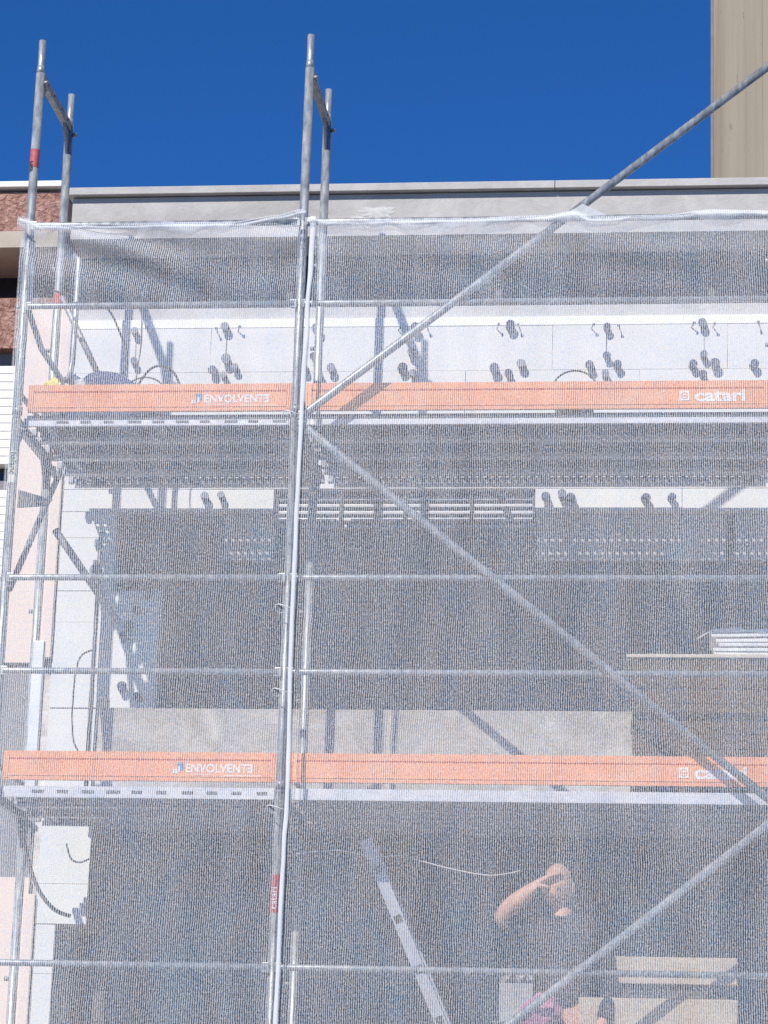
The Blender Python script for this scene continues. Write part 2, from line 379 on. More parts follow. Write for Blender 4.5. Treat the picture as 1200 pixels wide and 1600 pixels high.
# dowel plates and loose anchors standing out of the boards
bm = bb(); disc(bm, (0, -.050, 0), .026, .006, 20); disc(bm, (0, -.044, 0), .0225, .046, 20)
dz = (.99,-.075), (1.245,-.075), (1.32,-.06), (1.39,-.08), (1.79,-.08), (1.94,-.08), (-.73,-.075), (-.62,-.065), (-1.03,-.66), (-1.10,-.75), (-1.199,0.941), (-1.188,0.756), (-0.716,0.694), (-0.644,0.756), (-0.572,0.705), (-0.644,0.664), (-0.644,0.951), (-0.11,0.951), (-0.11,0.787), (-0.162,0.694), (-0.09,0.648), (-0.008,0.694), (0.454,0.941), (0.454,0.787), (0.393,0.705), (0.454,0.664), (1.009,0.951), (0.937,0.694), (1.019,0.664), (1.091,0.705), (1.563,0.941), (1.573,0.776), (1.481,0.705), (1.573,0.653), (1.635,0.705), (2.128,0.951), (2.128,0.766), (2.056,0.71), (2.128,0.653), (2.189,0.71), (2.405,0.705), (-1.158,-1.195), (-1.055,-1.246), (-1.147,-0.907), (-1.137,-0.835), (-1.342,-0.517), (-1.26,0.243)
d0 = None
for i, (x, z) in enumerate(dz):
    if d0 is None: d0 = o = obj('dowel_plate', bm, M['dowel'], bld)
    else: o = d0.copy(); COL.objects.link(o); o.parent = bld
    o.location = (x + random.uniform(-.009, .009), 0, z + 6.08 + .02 + random.uniform(-.009, .009)); s = random.uniform(.82, 1.12); o.scale = (s, 1, s*random.uniform(.9, 1.15)); o.rotation_euler = (random.uniform(-.25, .2), 0, random.uniform(-.2, .25))
bm = bb(); tube(bm, [(0, .0, 0), (.004, -.05, .004)], .0032, 8); disc(bm, (.004, -.055, .004), .009, .005, 10); a0 = None
for x in (-1.25, -1.117, -0.706, -0.583, 0.362, 0.536, 0.937, 1.07, 1.481, 1.645, 2.056, 2.179, 2.446):
    if a0 is None: a0 = o = obj('anchor_pin', bm, M['dowel'], bld)
    else: o = a0.copy(); COL.objects.link(o); o.parent = bld
    o.location = (x, 0, .965 + 6.08); o.rotation_euler = (random.uniform(-.2, .2), 0, random.uniform(-.3, .3))
# thin vertical pencil joints between some dowels
for x in (-1.188, -.65, 1.568, 2.128):
    bm = bb(); box(bm, x, x+.004, W-.0035, W-.0005, .78, .92); B('joint_line', bm, M['cable'])

# ---------------------------------------------------------------- peach return and the neighbour building
pb = empty('peach_wall', (-1.75, 1.0, -6.08), 'smooth peach rendered wall strip at the far left edge behind the end frame', 'wall')
bm = bb()
def peach(name, bm): o = obj(name, bm, M['peach'], pb); o.location = (1.75, -1.0, 6.08); return o
box(bm, -1.907, -1.624, W+.02, 2.9, -1.02, 1.15); peach('render', bm)
bm = bb(); box(bm, -1.907, -1.624, W+.02, 2.9, -6.08, -2.25); peach('render', bm)
bm = bb(); box(bm, -1.907, -1.624, W+.06, 2.9, -2.249, -1.021); o = peach('painted_shade_band', bm); o.data.materials[0] = M['grey_band']  # dark grey band painted in for the shade on this stretch of wall
for i, z in enumerate((-4.3, -3.1, -.5, .57)):
    bm = bb(); box(bm, -1.907, -1.624, W+.012, W+.018, z-.004, z+.004); peach('joint', bm)
bm = bb(); box(bm, -1.63, -1.573, W-.03, W+.019, -1.0, 1.11, .004); peach('corner_strip', bm)
bm = bb(); box(bm, -1.63, -1.573, W-.03, W+.019, -6.08, -2.35, .004); peach('corner_strip', bm)

nb = empty('neighbour_building', (-4.5, 3.0, -6.08), 'neighbouring building with rough red brown stucco, white cap and white siding at far left', 'building')
def NB(name, bm, mat, par=None):
    o = obj(name, bm, mat, par or nb)
    if par is None: o.location = (4.5, -3.0, 6.08)
    return o
bm = bb(); box(bm, -9, -2.085, 3.0, 8, 2.22, 2.52); NB('stucco_parapet', bm, M['stucco'])
bm = bb(); box(bm, -9, -2.07, 2.96, 8.02, 2.545, 2.585, .004); NB('roof_cap', bm, M['white_cap'])
bm = bb(); box(bm, -9, -2.09, 3.06, 7.9, 2.521, 2.544); NB('cap_shadow_gap', bm, M['frame_dark'])
bm = bb(); box(bm, -9, -2.075, 2.93, 8, 2.105, 2.218); NB('cornice', bm, M['cream'])
bm = bb(); box(bm, -9, -2.09, 3.5, 8, 1.78, 2.104); NB('window', bm, M['glass_dark'])
bm = bb(); box(bm, -9, -2.02, 3.0, 8, 1.43, 1.778); NB('stucco_band', bm, M['stucco'])
bm = bb(); box(bm, -9, -2.02, 3.1, 8, 1.31, 1.428); NB('grey_band', bm, M['grey_band'])
bm = bb(); z = -6.08
while z < 1.26:
    if not (.44 < z < .60):
        box(bm, -9, -1.99, 3.0, 8, z+.004, z+.052)
    z += .056
box(bm, -8.9, -2.0, 3.012, 7.9, -6.08, .42); box(bm, -8.9, -2.0, 3.012, 7.9, .64, 1.308)
NB('white_siding', bm, M['eps_cap'])
bm = bb(); box(bm, -8.9, -2.005, 3.1, 7.9, .421, .639); NB('louvre_window', bm, M['glass_dark'])
bm = bb(); box(bm, -8.9, -2.003, 3.04, 3.09, .43, .54); NB('window_sill', bm, M['grey_band'])

# ---------------------------------------------------------------- concrete tower on the right
tw = empty('tower', (4.5, 14.0, -6.08), 'tall beige concrete tower with vertical streaks rising behind the roof at right', 'tower')
def TW(name, bm, mat): o = obj(name, bm, mat, tw); o.location = (-4.5, -14, 6.08); return o
bm = bb(); x = 2.16
k = 0
while x < 8:
    wd = (.52, .30, .62, .44)[k % 4]; dep = (0, .007, .002, .005)[k % 4]
    box(bm, x, x+wd, 14+dep, 19, -6.08, 24); x += wd; k += 1
TW('shaft', bm, M['tower'])
bm = bb(); box(bm, 2.13, 2.158, 14.03, 19, -6.08, 24); TW('edge_flashing', bm, M['grey_band'])

# ---------------------------------------------------------------- scaffold frames
D = .72
cols = {-1.5: 'left end of the scaffold', 0.0: 'middle of the scaffold', 2.513: 'right end of the scaffold'}
lv = {-6: 'standing on the ground', -4: 'level with the worker', -2: 'between the two orange boards', 0: 'rising above the netting into the sky'}
def make_frame():
    t = empty('scaffold_frame', (0, 0, 0), '', 'scaffold frame', 'stacked scaffold frames')
    for y in (0, D):
        bm = bb(); hollow(bm, (0, y, 0.012), (0, y, 1.985), .0245); tube(bm, [(0, y, 1.985), (0, y, 2.01), (0, y, 2.03)], .02, 16, True, [.0245, .0215, .019])
        hollow(bm, (0, y, 2.02), (0, y, 2.182), .019)
        tube(bm, [(0, y, .012), (0, y, .055)], .0275, 16)
        p = obj('post', bm, M['galv'], t)
        for sx_, zz in ((1, 1.93), (-1, .62), (-1, 1.11)):
            bm = bb(); tube(bm, [(sx_*.024, y, zz), (sx_*.048, y, zz)], .012, 10); obj('coupler', bm, M['galv_dark'], p)
    bm = bb(); box(bm, -.018, .018, .024, D-.024, 1.945, 1.998, .004)
    tr = obj('transom', bm, M['galv_dark'], t)
    for y in (.12, .27, .45, .6):
        bm = bb(); disc(bm, (.0185, y, 1.972), .007, .002, 10, 'X'); obj('transom_hole', bm, M['black'], tr)
    # console bracket towards the wall, carrying the inner planks
    bm = bb(); box(bm, -.018, .018, D+.028, .985, -.062, -.034, .003); obj('console_arm', bm, M['galv_dark'], t)
    bm = bb(); tube(bm, [(0, D+.03, -.30), (0, .95, -.064)], .012, 8); obj('console_strut', bm, M['galv_dark'], t)
    for y, s in ((0, 1), (D, -1)):
        bm = bb(); vs = []
        for xx in (-.006, .006):
            vs.append([bm.verts.new((xx, y+s*.022, 1.944)), bm.verts.new((xx, y+s*.14, 1.944)), bm.verts.new((xx, y+s*.022, 1.80))])
        bm.faces.new(vs[0]); bm.faces.new(vs[1][::-1])
        for i in range(3): bm.faces.new((vs[0][i], vs[0][(i+1) % 3], vs[1][(i+1) % 3], vs[1][i]))
        obj('gusset', bm, M['galv_dark'], t)
    bm = bb(); tube(bm, [(0, .02, .14), (0, D-.02, .14)], .014, 10); obj('cross_bar', bm, M['galv_dark'], t)
    return t
f0 = make_frame(); first = True
frames = {}
for x, cn in cols.items():
    for z, ln in lv.items():
        o = f0 if first else copy_tree(f0)
        first = False
        o.location = (x, 0, z)
        lab = {(-6): 'galvanised frame standing on the ground, %s' % cn, -4: 'galvanised frame level with the worker, %s' % cn,
               -2: 'galvanised frame between the two orange toe boards, %s' % cn, 0: 'galvanised frame rising above the net, %s' % cn}[z]
        o['label'] = lab; frames[(x, z)] = o
def post_of(f, front=True):
    ps = [c for c in f.children if c.name.startswith('post')]
    return ps[0] if front else ps[1]
def sleeve(par, y, z0, z1, mat, r=.0253):
    bm = bb(); tube(bm, [(0, y, z0), (0, y, z1)], r, 20, False); return obj('label_sticker', bm, mat, par)
# red maker's sticker on the free standing post, lettering reads upward
p = post_of(frames[(-1.5, 0)]); sleeve(p, 0, 1.425, 1.53, M['red_label'])
text('sticker_lettering', 'tari', .042, M['black_ink'], p, (-.002, -.0265, 1.40), (math.pi/2, -math.pi/2, 0), .0009)
p = post_of(frames[(0.0, -4)]); sleeve(p, 0, 1.385, 1.575, M['red_label'])
text('sticker_lettering', 'catari', .05, M['white_paint'], p, (.010, -.0265, 1.40), (math.pi/2, -math.pi/2, 0), .0006)
p = post_of(frames[(-1.5, 0)], False); sleeve(p, D, .87, .955, M['red_label'])
p = post_of(frames[(-1.5, -2)]); sleeve(p, 0, 1.63, 1.805, M['cream_label'])
text('sticker_lettering', 'balanc', .05, M['black_ink'], p, (-.014, -.0268, 1.80), (math.pi/2, math.pi/2, 0), .0)
p = post_of(frames[(-1.5, -2)], False); sleeve(p, D, -.1+.35, .33, M['red_label'])

# ---------------------------------------------------------------- guard rails
RY = -.034
def rail(x0, x1, z, y, label):
    bm = bb(); hollow(bm, (x0+.03, y, z), (x1-.03, y, z), .0168, .003, 14)
    for xx, s in ((x0, 1), (x1, -1)): box(bm, min(xx+s*.012, xx+s*.05), max(xx+s*.012, xx+s*.05), y-.006, y+.006, z-.024, z+.024, .004)
    return top('guard_rail', bm, M['galv'], label, 'guard rail', 'horizontal guard rails of the scaffold')
bays = ((-1.5, 0, 'left bay'), (0, 2.513, 'right bay'))
for x0, x1, bn in bays:
    for z, n in ((1.075, 'top rail of the %s holding the rolled net hem'), (.612, 'rail of the %s over the sunlit insulation boards'),
                 (-.89, 'rail of the %s crossing the dark shutter shade'), (-1.388, 'rail of the %s just above the raw concrete band'),
                 (-2.89, 'lowest rail of the %s in front of the worker level'), (-3.388, 'middle rail of the %s at the worker level')):
        if z == -3.388: continue
        rail(x0, x1, z, RY if z != -.89 else RY, n % bn)

# ---------------------------------------------------------------- diagonal braces
def brace(a, b, y, label):
    bm = bb(); a, b = Vector((a[0], y, a[1])), Vector((b[0], y, b[1])); d = (b-a).normalized()
    hollow(bm, a, b, .0215, .003, 16)
    for p, s in ((a, -1), (b, 1)):
        q = p + d*s*.03; box(bm, q.x-.024, q.x+.024, y-.006, y+.006, q.z-.024, q.z+.024, .005); disc(bm, (q.x, y-.014, q.z), .011, .06, 10)
    return top('diagonal_brace', bm, M['galv'], label, 'brace', 'diagonal braces of the right bay')
brace((.07, -.0), (2.52, 1.95), -.062, 'diagonal tube rising right from the upper orange boards up past the tower')
brace((.07, -.09), (2.50, -2.06), -.058, 'diagonal tube falling right from the upper to the lower orange boards')
brace((.12, -4.0), (2.50, -2.11), -.062, 'bright diagonal tube in the lower right corner in front of the tan boards')

# ---------------------------------------------------------------- orange toe boards
def toe(x0, x1, z, label, kind):
    t = empty('toe_board', ((x0+x1)/2, .035, z), label, 'toe board', 'orange toe boards')
    cx = (x0+x1)/2
    prof = [(0, 0), (0, .018), (-.004, .022), (-.004, .026), (0, .03), (0, .103), (.008, .105), (.008, .112), (0, .114), (0, .150), (.022, .150), (.022, 0)]
    bm = bb(); L = [bm.verts.new((x0-cx, p[0], p[1])) for p in prof]; Rr = [bm.verts.new((x1-cx, p[0], p[1])) for p in prof]
    n = len(prof)
    for i in range(n): bm.faces.new((L[i], L[(i+1) % n], Rr[(i+1) % n], Rr[i]))
    bm.faces.new(L); bm.faces.new(Rr[::-1]); obj('board', bm, M['orange'], t)
    for xx in (x0-cx, x1-cx-.03):
        bm = bb(); box(bm, xx, xx+.03, -.003, -.0005, .01, .14); obj('end_bracket', bm, M['orange'], t)
    if kind == 'catari':
        lx = 2.01 - cx
        text('lettering', 'catari', .092, M['white_paint'], t, (lx+.078, -.0012, .038), bold=.0028, sx=1.28)
        bm = bb(); box(bm, lx, lx+.050, -.003, -.0002, .040, .094, .002); lg = obj('logo', bm, M['white_paint'], t)
        bm = bb()
        for k in range(20):
            a, b = 2*math.pi*k/20, 2*math.pi*(k+1)/20
            vs = [bm.verts.new((lx+.025+r*math.cos(q), -.0045, .067+r*math.sin(q))) for r, q in ((.019, a), (.019, b), (.014, b), (.014, a))]; bm.faces.new(vs)
        box(bm, lx+.013, lx+.037, -.005, -.004, .064, .070); obj('logo_ring', bm, M['orange'], lg)
    if kind == 'env':
        lx = -.50 - cx
        z_ = .046
        text('lettering', 'ENVOLVENT', .061, M['white_paint'], t, (lx, -.0012, z_), bold=.0013, sx=.93)
        text('lettering', 'E', .061, M['white_paint'], t, (lx+.350, -.0012, z_), bold=.0013, sx=.93, mirror=True)
        bm = bb(); box(bm, lx-.042, lx-.010, -.0025, -.0002, .055, .096); lg = obj('logo', bm, M['blue_print'], t)
        for q in ((lx-.064, lx-.054, .040, .060), (lx-.050, lx-.0425, .038, .062), (lx-.036, lx-.026, .045, .075)):
            bm = bb(); box(bm, q[0], q[1], -.0035, -.0026, q[2], q[3]); obj('logo_mark', bm, M['white_paint'], lg)
        for q in ((lx+.02, lx+.14, .033, .036), (lx+.2, lx+.40, .028, .031)):
            bm = bb(); box(bm, q[0], q[1], -.0025, -.0002, q[2], q[3]); obj('small_print', bm, M['white_paint'], t)
    return t
toe(-1.455, -.028, .04, 'short orange toe board of the left bay with white lettering, upper deck', 'env')
toe(-1.455, -.028, -1.945, 'short orange toe board of the left bay with white lettering, lower deck', 'env')
toe(.045, 2.475, .04, 'long orange toe board of the right bay, upper deck under the sunlit wall', 'catari')
toe(.045, 2.475, -1.945, 'long orange toe board of the right bay, lower deck, crossed by a brace shadow', 'catari')

# ---------------------------------------------------------------- decks
def plank(x0, x1, y0, y1, z, label, marks, perf=True):
    cx = (x0+x1)/2
    t = empty('deck_plank', (cx, (y0+y1)/2, z), label, 'deck plank', 'perforated steel deck planks')
    cy = (y0+y1)/2; a, b = x0-cx+.04, x1-cx-.04; h = (y1-y0)/2
    bm = bb()
    vs = [bm.verts.new(p) for p in ((a, -h+.004, -.012), (b, -h+.004, -.012), (b, h-.004, -.012), (a, h-.004, -.012))]; bm.faces.new(vs)
    obj('perforated_top' if perf else 'deck_sheet', bm, M['perf'] if perf else M['deck'], t)
    for s in (-1, 1):
        bm = bb(); y = s*h
        zt_ = -.036 if z > -.5 else -.008
        box(bm, a, b, min(y, y-s*.004), max(y, y-s*.004), -.062, zt_); box(bm, a, b, min(y, y-s*.022), max(y, y-s*.022), -.066, -.0622)
        lp = obj('side_channel', bm, M['steel_light'], t)
        if z > -.5:
            bm = bb(); box(bm, a, b, min(y-s*.002, y-s*.006), max(y-s*.002, y-s*.006), -.0355, -.008); obj('side_web', bm, M['deck'], t)
        if s == -1 and marks:
            x = a+.16
            while x < b-.05:
                bm = bb(); box(bm, x, x+random.uniform(.05, .075), y-.0015, y-.0002, -.054 if z > -.5 else -.045, -.040 if z > -.5 else -.028); x += .13
                obj('stamped_mark', bm, M['steel_mark'], lp)
    for xx in (a+.1, 0, b-.1):
        bm = bb(); box(bm, xx-.015, xx+.015, -h+.006, h-.006, -.05, -.016); obj('stiffener', bm, M['galv_dark'], t)
    for xx in (a-.03, b):
        for yy in (-.09, .09):
            bm = bb(); box(bm, xx, xx+.03, yy-.02, yy+.02, -.05, -.008, .003); obj('hook', bm, M['galv_dark'], t)
    return t
for x0, x1, bn in bays:
    for z, ln in ((0, 'upper'), (-2, 'lower'), (-4, 'bottom')):
        for y0, y1, pn in ((.062, .372, 'outer'), (.380, .690, 'inner'), (.698, .982, 'first console'), (.994, 1.255, 'wall side console')):
            if (z == -4 and 'console' in pn) or (z == -2 and 'wall side' in pn): continue
            plank(x0, x1, y0, y1, z+.035, '%s steel plank of the %s deck in the %s' % (pn, ln, bn), pn == 'outer' and x0 < -1, 'wall side' in pn)

# ---------------------------------------------------------------- end guard: bent tube closing the left end
bm = bb(); tube(bm, [(-1.48, .0, 1.0), (-1.48, .03, .60), (-1.42, .12, .42), (-1.34, .26, .30), (-1.31, .32, .30), (-1.30, .34, .42), (-1.30, .34, 1.02), (-1.36, .4, 1.08)], .0165, 12)
top('end_guard_tube', bm, M['galv'], 'bent V shaped guard tube at the upper left end frame', 'guard tube')
bm = bb(); tube(bm, [(-1.47, .68, .93), (-1.16, .86, .30)], .018, 12)
top('strut', bm, M['galv_dark'], 'short slanting strut behind the upper left back post', 'strut')
bm = bb(); vs = [[bm.verts.new((x_, y_, z_)) for x_, z_ in ((-1.53, -.33), (-1.34, -.385), (-1.37, -.42), (-1.53, -.43))] for y_ in (.25, .262)]  # dark plate put in to imitate a shadow band at the left end
bm.faces.new(vs[0]); bm.faces.new(vs[1][::-1])
for i in range(4): bm.faces.new((vs[0][i], vs[0][(i+1) % 4], vs[1][(i+1) % 4], vs[1][i]))
top('shadow_band_plate', bm, M['frame_dark'], 'dark tapering plate added as a shadow band by the left end frame below the upper deck', 'plate')
# end diagonals below the upper deck
bm = bb(); hollow(bm, (-1.47, -.02, -.95), (-1.42, .70, -.10), .017)
top('strut', bm, M['galv_dark'], 'strut climbing inward below the upper deck at the left end', 'strut')
bm = bb(); hollow(bm, (-1.40, .60, -.46), (-1.02, .60, -.98), .021)
top('strut', bm, M['galv_dark'], 'thick dark strut falling right beside the left back post below the upper deck', 'strut')
bm = bb(); hollow(bm, (-1.31, 1.33, -.27), (-1.31, 1.33, -1.95), .014)
top('downpipe', bm, M['galv_dark'], 'thin dark vertical pipe in front of the insulation boards at left', 'pipe')
bm = bb(); box(bm, -1.235, -1.18, 1.18, 1.23, -1.94, -1.27, .004)
top('timber_prop', bm, M['frame_dark'], 'short dark upright prop above the lower left orange board', 'prop')
bm = bb(); box(bm, -1.46, -1.40, .52, .56, -1.95, -1.10, .006)
top('white_profile', bm, M['steel_light'], 'pale upright metal profile standing on the lower deck at far left', 'profile')

# ---------------------------------------------------------------- debris nets
def net(name, x0, x1, ztop, zbot, seed, label, crease=.011, edge=None):
    t = empty(name, ((x0+x1)/2, -.09, 0), label, 'safety net', 'white debris nets on the scaffold')
    ox = (x0+x1)/2
    nx, nz = int((x1-x0)/.022), 260
    bm = bb(); uvl = bm.loops.layers.uv.new('UVMap'); grid = []
    for j in range(nz+1):
        row = []
        tz = (j/nz)**1.25
        for i in range(nx+1):
            u = i/nx; x = x0 + (x1-x0)*u
            z1 = ztop(x); z = z1 + (zbot - z1)*tz
            e = min(u, 1-u)*(x1-x0)
            n1 = noise.noise(Vector((x*1.6+seed, z*.5, seed)))*.02*min(1, e*5)
            dep = z1 - z
            fold = math.sin(dep*26 - x*7 + 3*noise.noise(Vector((x*2, z*2, seed))))*crease*math.exp(-dep*3.2)*(1+.8*noise.noise(Vector((x*1.3, 1, seed))))
            vf = math.sin(x*13 + 3.5*noise.noise(Vector((x, z*.5, seed))))*.010*(.6+noise.noise(Vector((x*.8, z*.7, seed+4))))
            xx = x + edge(u, z)
            y = -.102 - abs(n1)*.8 + fold - abs(vf) + (.0 if z > -4 else 0)
            if u == 0 or u == 1: y = -.05
            row.append((bm.verts.new((xx-ox, y+.09, z)), (x, z)))
        grid.append(row)
    for j in range(nz):
        for i in range(nx):
            q = (grid[j][i], grid[j+1][i], grid[j+1][i+1], grid[j][i+1])
            f = bm.faces.new([v[0] for v in q]); f.smooth = True
            for lp, v in zip(f.loops, q): lp[uvl].uv = v[1]
    obj('mesh_sheet', bm, M['net'], t)
    # rolled hem on the top rail
    bm = bb(); uvl = bm.loops.layers.uv.new('UVMap'); n = int((x1-x0)/.02); pts = []; rad = []
    for i in range(n+1):
        x = x0 + (x1-x0)*i/n
        pts.append((x-ox+edge(i/n, ztop(x)), -.008+.01*noise.noise(Vector((x*5, 3, seed))), ztop(x)-.012+.006*noise.noise(Vector((x*7, 0, seed)))))
        rad.append(.008 + .006*abs(noise.noise(Vector((x*4, 9, seed)))))
    tube(bm, pts, .02, 10, True, rad)
    for f in bm.faces:
        for lp in f.loops: lp[uvl].uv = (lp.vert.co.x*1.0 + lp.vert.co.y, lp.vert.co.z*2)
    obj('rolled_hem', bm, M['net_dense'], t)
    bm = bb(); uvl = bm.loops.layers.uv.new('UVMap'); rows = []
    for i in range(n+1):
        x = x0 + (x1-x0)*i/n; q = .045 + .06*noise.noise(Vector((x*2.3, 1, seed))) + .03*noise.noise(Vector((x*9, 1, seed)))
        col_ = []
        for j in range(7):
            tt = j/6; zz = ztop(x) - .005 - tt*max(.02, q)
            yy = -.135 - .014*math.sin(tt*3.1) - .012*noise.noise(Vector((x*4+zz*9, zz*20, seed)))
            col_.append((bm.verts.new((x-ox+edge(i/n, zz), yy+.09, zz)), (x*.97+.003, zz)))
        rows.append(col_)
    for A_, B_ in zip(rows, rows[1:]):
        for j in range(6):
            q = (A_[j], A_[j+1], B_[j+1], B_[j]); f = bm.faces.new([v[0] for v in q]); f.smooth = True
            for lp, v in zip(f.loops, q): lp[uvl].uv = v[1]
    obj('folded_top', bm, M['net_fold'], t)
    return t, ox
def interp(tab, v):
    if v <= tab[0][0]: return tab[0][1]
    for (a, b), (c, d) in zip(tab, tab[1:]):
        if v <= c:
            s = (v-a)/(c-a); s = s*s*(3-2*s); return b+(d-b)*s
    return tab[-1][1]
ztL = lambda x: interp([(-1.54, 1.105), (-1.50, 1.09), (-1.40, 1.05), (-1.0, 1.045), (-.35, 1.05), (-.12, 1.085), (.02, 1.115), (.1, 1.115)], x)
ztR = lambda x: interp([(.03, 1.065), (.2, 1.045), (.9, 1.05), (1.3, 1.06), (1.46, 1.085), (1.55, 1.05), (1.9, 1.055), (2.2, 1.08), (2.6, 1.07)], x)
nl, _ = net('safety_net', -1.522, .03, ztL, -5.2, 3.1, 'white knitted net hung over the left bay with a creased top', crease=.04, edge=lambda u, z: -.012*(1-u))
nr, _ = net('safety_net', .045, 2.62, ztR, -5.2, 8.7, 'white knitted net hung over the right bay beside the middle post', edge=lambda u, z: 0)
# gathered vertical edge of the right net along the middle post
bm = bb(); uvl = bm.loops.layers.uv.new('UVMap'); ed = [(1.07, .072), (.5, .060), (0, .050), (-.6, .046), (-1.2, .044), (-2, .056), (-2.6, .046), (-3.3, .044), (-5, .05)]
ed = ed[::-1]; pts = []; rad = []
z = 1.07
while z > -5:
    pts.append((interp(ed, z) + .004*noise.noise(Vector((z*6, 2, 5))), -.118 + .008*noise.noise(Vector((z*4, 7, 1))), z)); rad.append(.011 + .006*abs(noise.noise(Vector((z*3, 4, 4)))) + (.012 if z > .6 else 0)*(z-.6)); z -= .025
tube(bm, pts, .01, 10, True, rad, flat=.5)
for f in bm.faces:
    for lp in f.loops: lp[uvl].uv = (lp.vert.co.x, lp.vert.co.z)
o = obj('gathered_edge', bm, M['net_dense'], nr); o.location = (-nr.location.x, .09, 0)
# cable ties and the flap folded over the brace
bm = bb()
v = [bm.verts.new(p) for p in ((1.39, -.10, 1.06), (1.50, -.09, 1.135), (1.63, -.088, 1.068), (1.50, -.086, 1.055))]; bm.faces.new(v)
uvl = bm.loops.layers.uv.new('UVMap')
for f in bm.faces:
    for lp in f.loops: lp[uvl].uv = (lp.vert.co.x, lp.vert.co.z)
bmesh.ops.solidify(bm, geom=bm.faces[:], thickness=.003)
o = obj('flap', bm, M['net_dense'], nr); o.location = (-nr.location.x, .09, 0)
for (zz, nx_) in ((-.02, 0), (-1.06, 0), (-1.5, 0), (-2.1, 0)):
    bm = bb(); tube(bm, [(.0+.055*math.cos(a), -.06+.066*math.sin(a), zz+.01*math.sin(2*a)) for a in [2*math.pi*k/18 for k in range(19)]], .0028, 6)
    o = obj('cable_tie', bm, M['whitebag'], nr); o.location = (-nr.location.x, .09, 0)

# ---------------------------------------------------------------- stack of boards on the lower deck at right
st = empty('board_stack', (2.6, .42, -1.965), 'stack of brown shuttering panels on the lower deck at the right edge', 'board stack')
for i in range(9):
    bm = bb(); z = i*.078; dx = random.uniform(-.008, .008)
    box(bm, -.83+dx, .85, -.26, .24, z, z+.074, .003); obj('panel', bm, M['board_brown'], st)
bm = bb(); box(bm, -.86, .85, -.275, .25, .704, .722, .003); obj('top_sheet', bm, M['board_edge'], st)
ss = empty('sheet_stack', (2.6, .40, -1.24), 'pile of thin white sheets resting on the brown panel stack', 'sheets')
for i in range(6):
    bm = bb(); dx = random.uniform(-.02, .03); z = .002+i*.026
    box(bm, -.42+dx, .7, -.2+random.uniform(-.01, .01), .2, z, z+.016, .003); o = obj('sheet', bm, M['sheet_white'], ss)
    o.rotation_euler = (0, -.004*i, random.uniform(-.02, .02))
bm = bb(); tube(bm, [(-.50, -.2, .09), (-.42, -.21, .135), (-.3, -.21, .14), (-.15, -.21, .12)], .004, 6); obj('strap', bm, M['sheet_white'], ss)

# ---------------------------------------------------------------- things on the upper deck at left
Z0 = .025
bm = bb(); bmesh.ops.create_uvsphere(bm, u_segments=32, v_segments=16, radius=1)
for v in bm.verts:
    n = 1 + .1*noise.noise(v.co*2.5)
    v.co = Vector((v.co.x*.20*n, v.co.y*.12*n, max(0, v.co.z)*.375*n))
o = top('tool_bag', bm, M['bucketblue'], 'dark blue rounded tool bag on the upper deck behind the orange board', 'bag'); o.location = (-1.13, .46, Z0)
o.scale = (1.35, .9, 1)
bk = empty('bucket', (-.95, .62, Z0), 'grey building bucket with raised wire handle on the upper deck', 'bucket')
bm = bb(); tube(bm, [(0, 0, 0), (0, 0, .27), (0, 0, .275), (0, 0, .30)], .1, 24, True, [.085, .115, .122, .122]); obj('tub', bm, M['frame_dark'], bk)
bm = bb(); tube(bm, [(.122*math.cos(a), 0, .29+.11*math.sin(a)) for a in [math.pi*k/14 for k in range(15)]], .005, 6); obj('handle', bm, M['black'], bk)
bk2 = copy_tree(bk, None, (1.44, .5, Z0-.02)); bk2['label'] = 'building bucket on the upper deck of the right bay, only its handle arch showing'
def cable(name, pts, r, mat, label, cat='cable', sub=6, group=None):
    P = [Vector(p) for p in pts]; out = []
    for i in range(len(P)-1):
        p0, p1, p2, p3 = P[max(i-1, 0)], P[i], P[i+1], P[min(i+2, len(P)-1)]
        for k in range(sub):
            t = k/sub; out.append(.5*((2*p1)+(p2-p0)*t+(2*p0-5*p1+4*p2-p3)*t*t+(3*p1-p0-3*p2+p3)*t**3))
    out.append(P[-1]); bm = bb(); tube(bm, out, r, 8); return top(name, bm, mat, label, cat, group)
cable('cable', [(-1.48, .5, .90), (-1.30, .55, .86), (-1.18, .6, .82), (-1.12, .7, .70), (-1.10, .8, .62), (-1.13, .8, .45), (-1.16, .7, .30)], .006, M['cable'], 'grey cable drooping from the left end post over the insulation')
cable('cable', [(-1.02, .75, .98), (-1.02, .78, .7), (-1.04, .8, .5), (-1.03, .7, .3)], .0045, M['cable'], 'thin cable hanging straight down beside the left back post')
cable('cable', [(-.97, .5, .33), (-.90, .48, .42), (-.83, .47, .44), (-.76, .47, .40), (-.72, .48, .32)], .007, M['black'], 'black cable looped over the bucket on the upper deck')
bm = bb(); bmesh.ops.create_icosphere(bm, subdivisions=3, radius=1)
for v in bm.verts: v.co = Vector((v.co.x*.06, v.co.y*.05, v.co.z*.055)) * (1+.35*noise.noise(v.co*2))
o = top('glove', bm, M['yellow'], 'crumpled yellow glove among the tools at the upper left', 'glove'); o.location = (-1.42, .45, .31)
bm = bb(); bmesh.ops.create_icosphere(bm, subdivisions=3, radius=1)
for v in bm.verts: v.co = Vector((v.co.x*.12, v.co.y*.08, v.co.z*.14+.12)) * (1+.3*noise.noise(v.co*2.3))
o = top('rubble_sack', bm, M['cable'], 'grey crumpled sack under the yellow glove at the upper left', 'sack'); o.location = (-1.38, .50, Z0)
bm = bb(); bmesh.ops.create_icosphere(bm, subdivisions=3, radius=1)
for v in bm.verts: v.co = Vector((v.co.x*.07, v.co.y*.05, v.co.z*.06+.05)) * (1+.4*noise.noise(v.co*3))
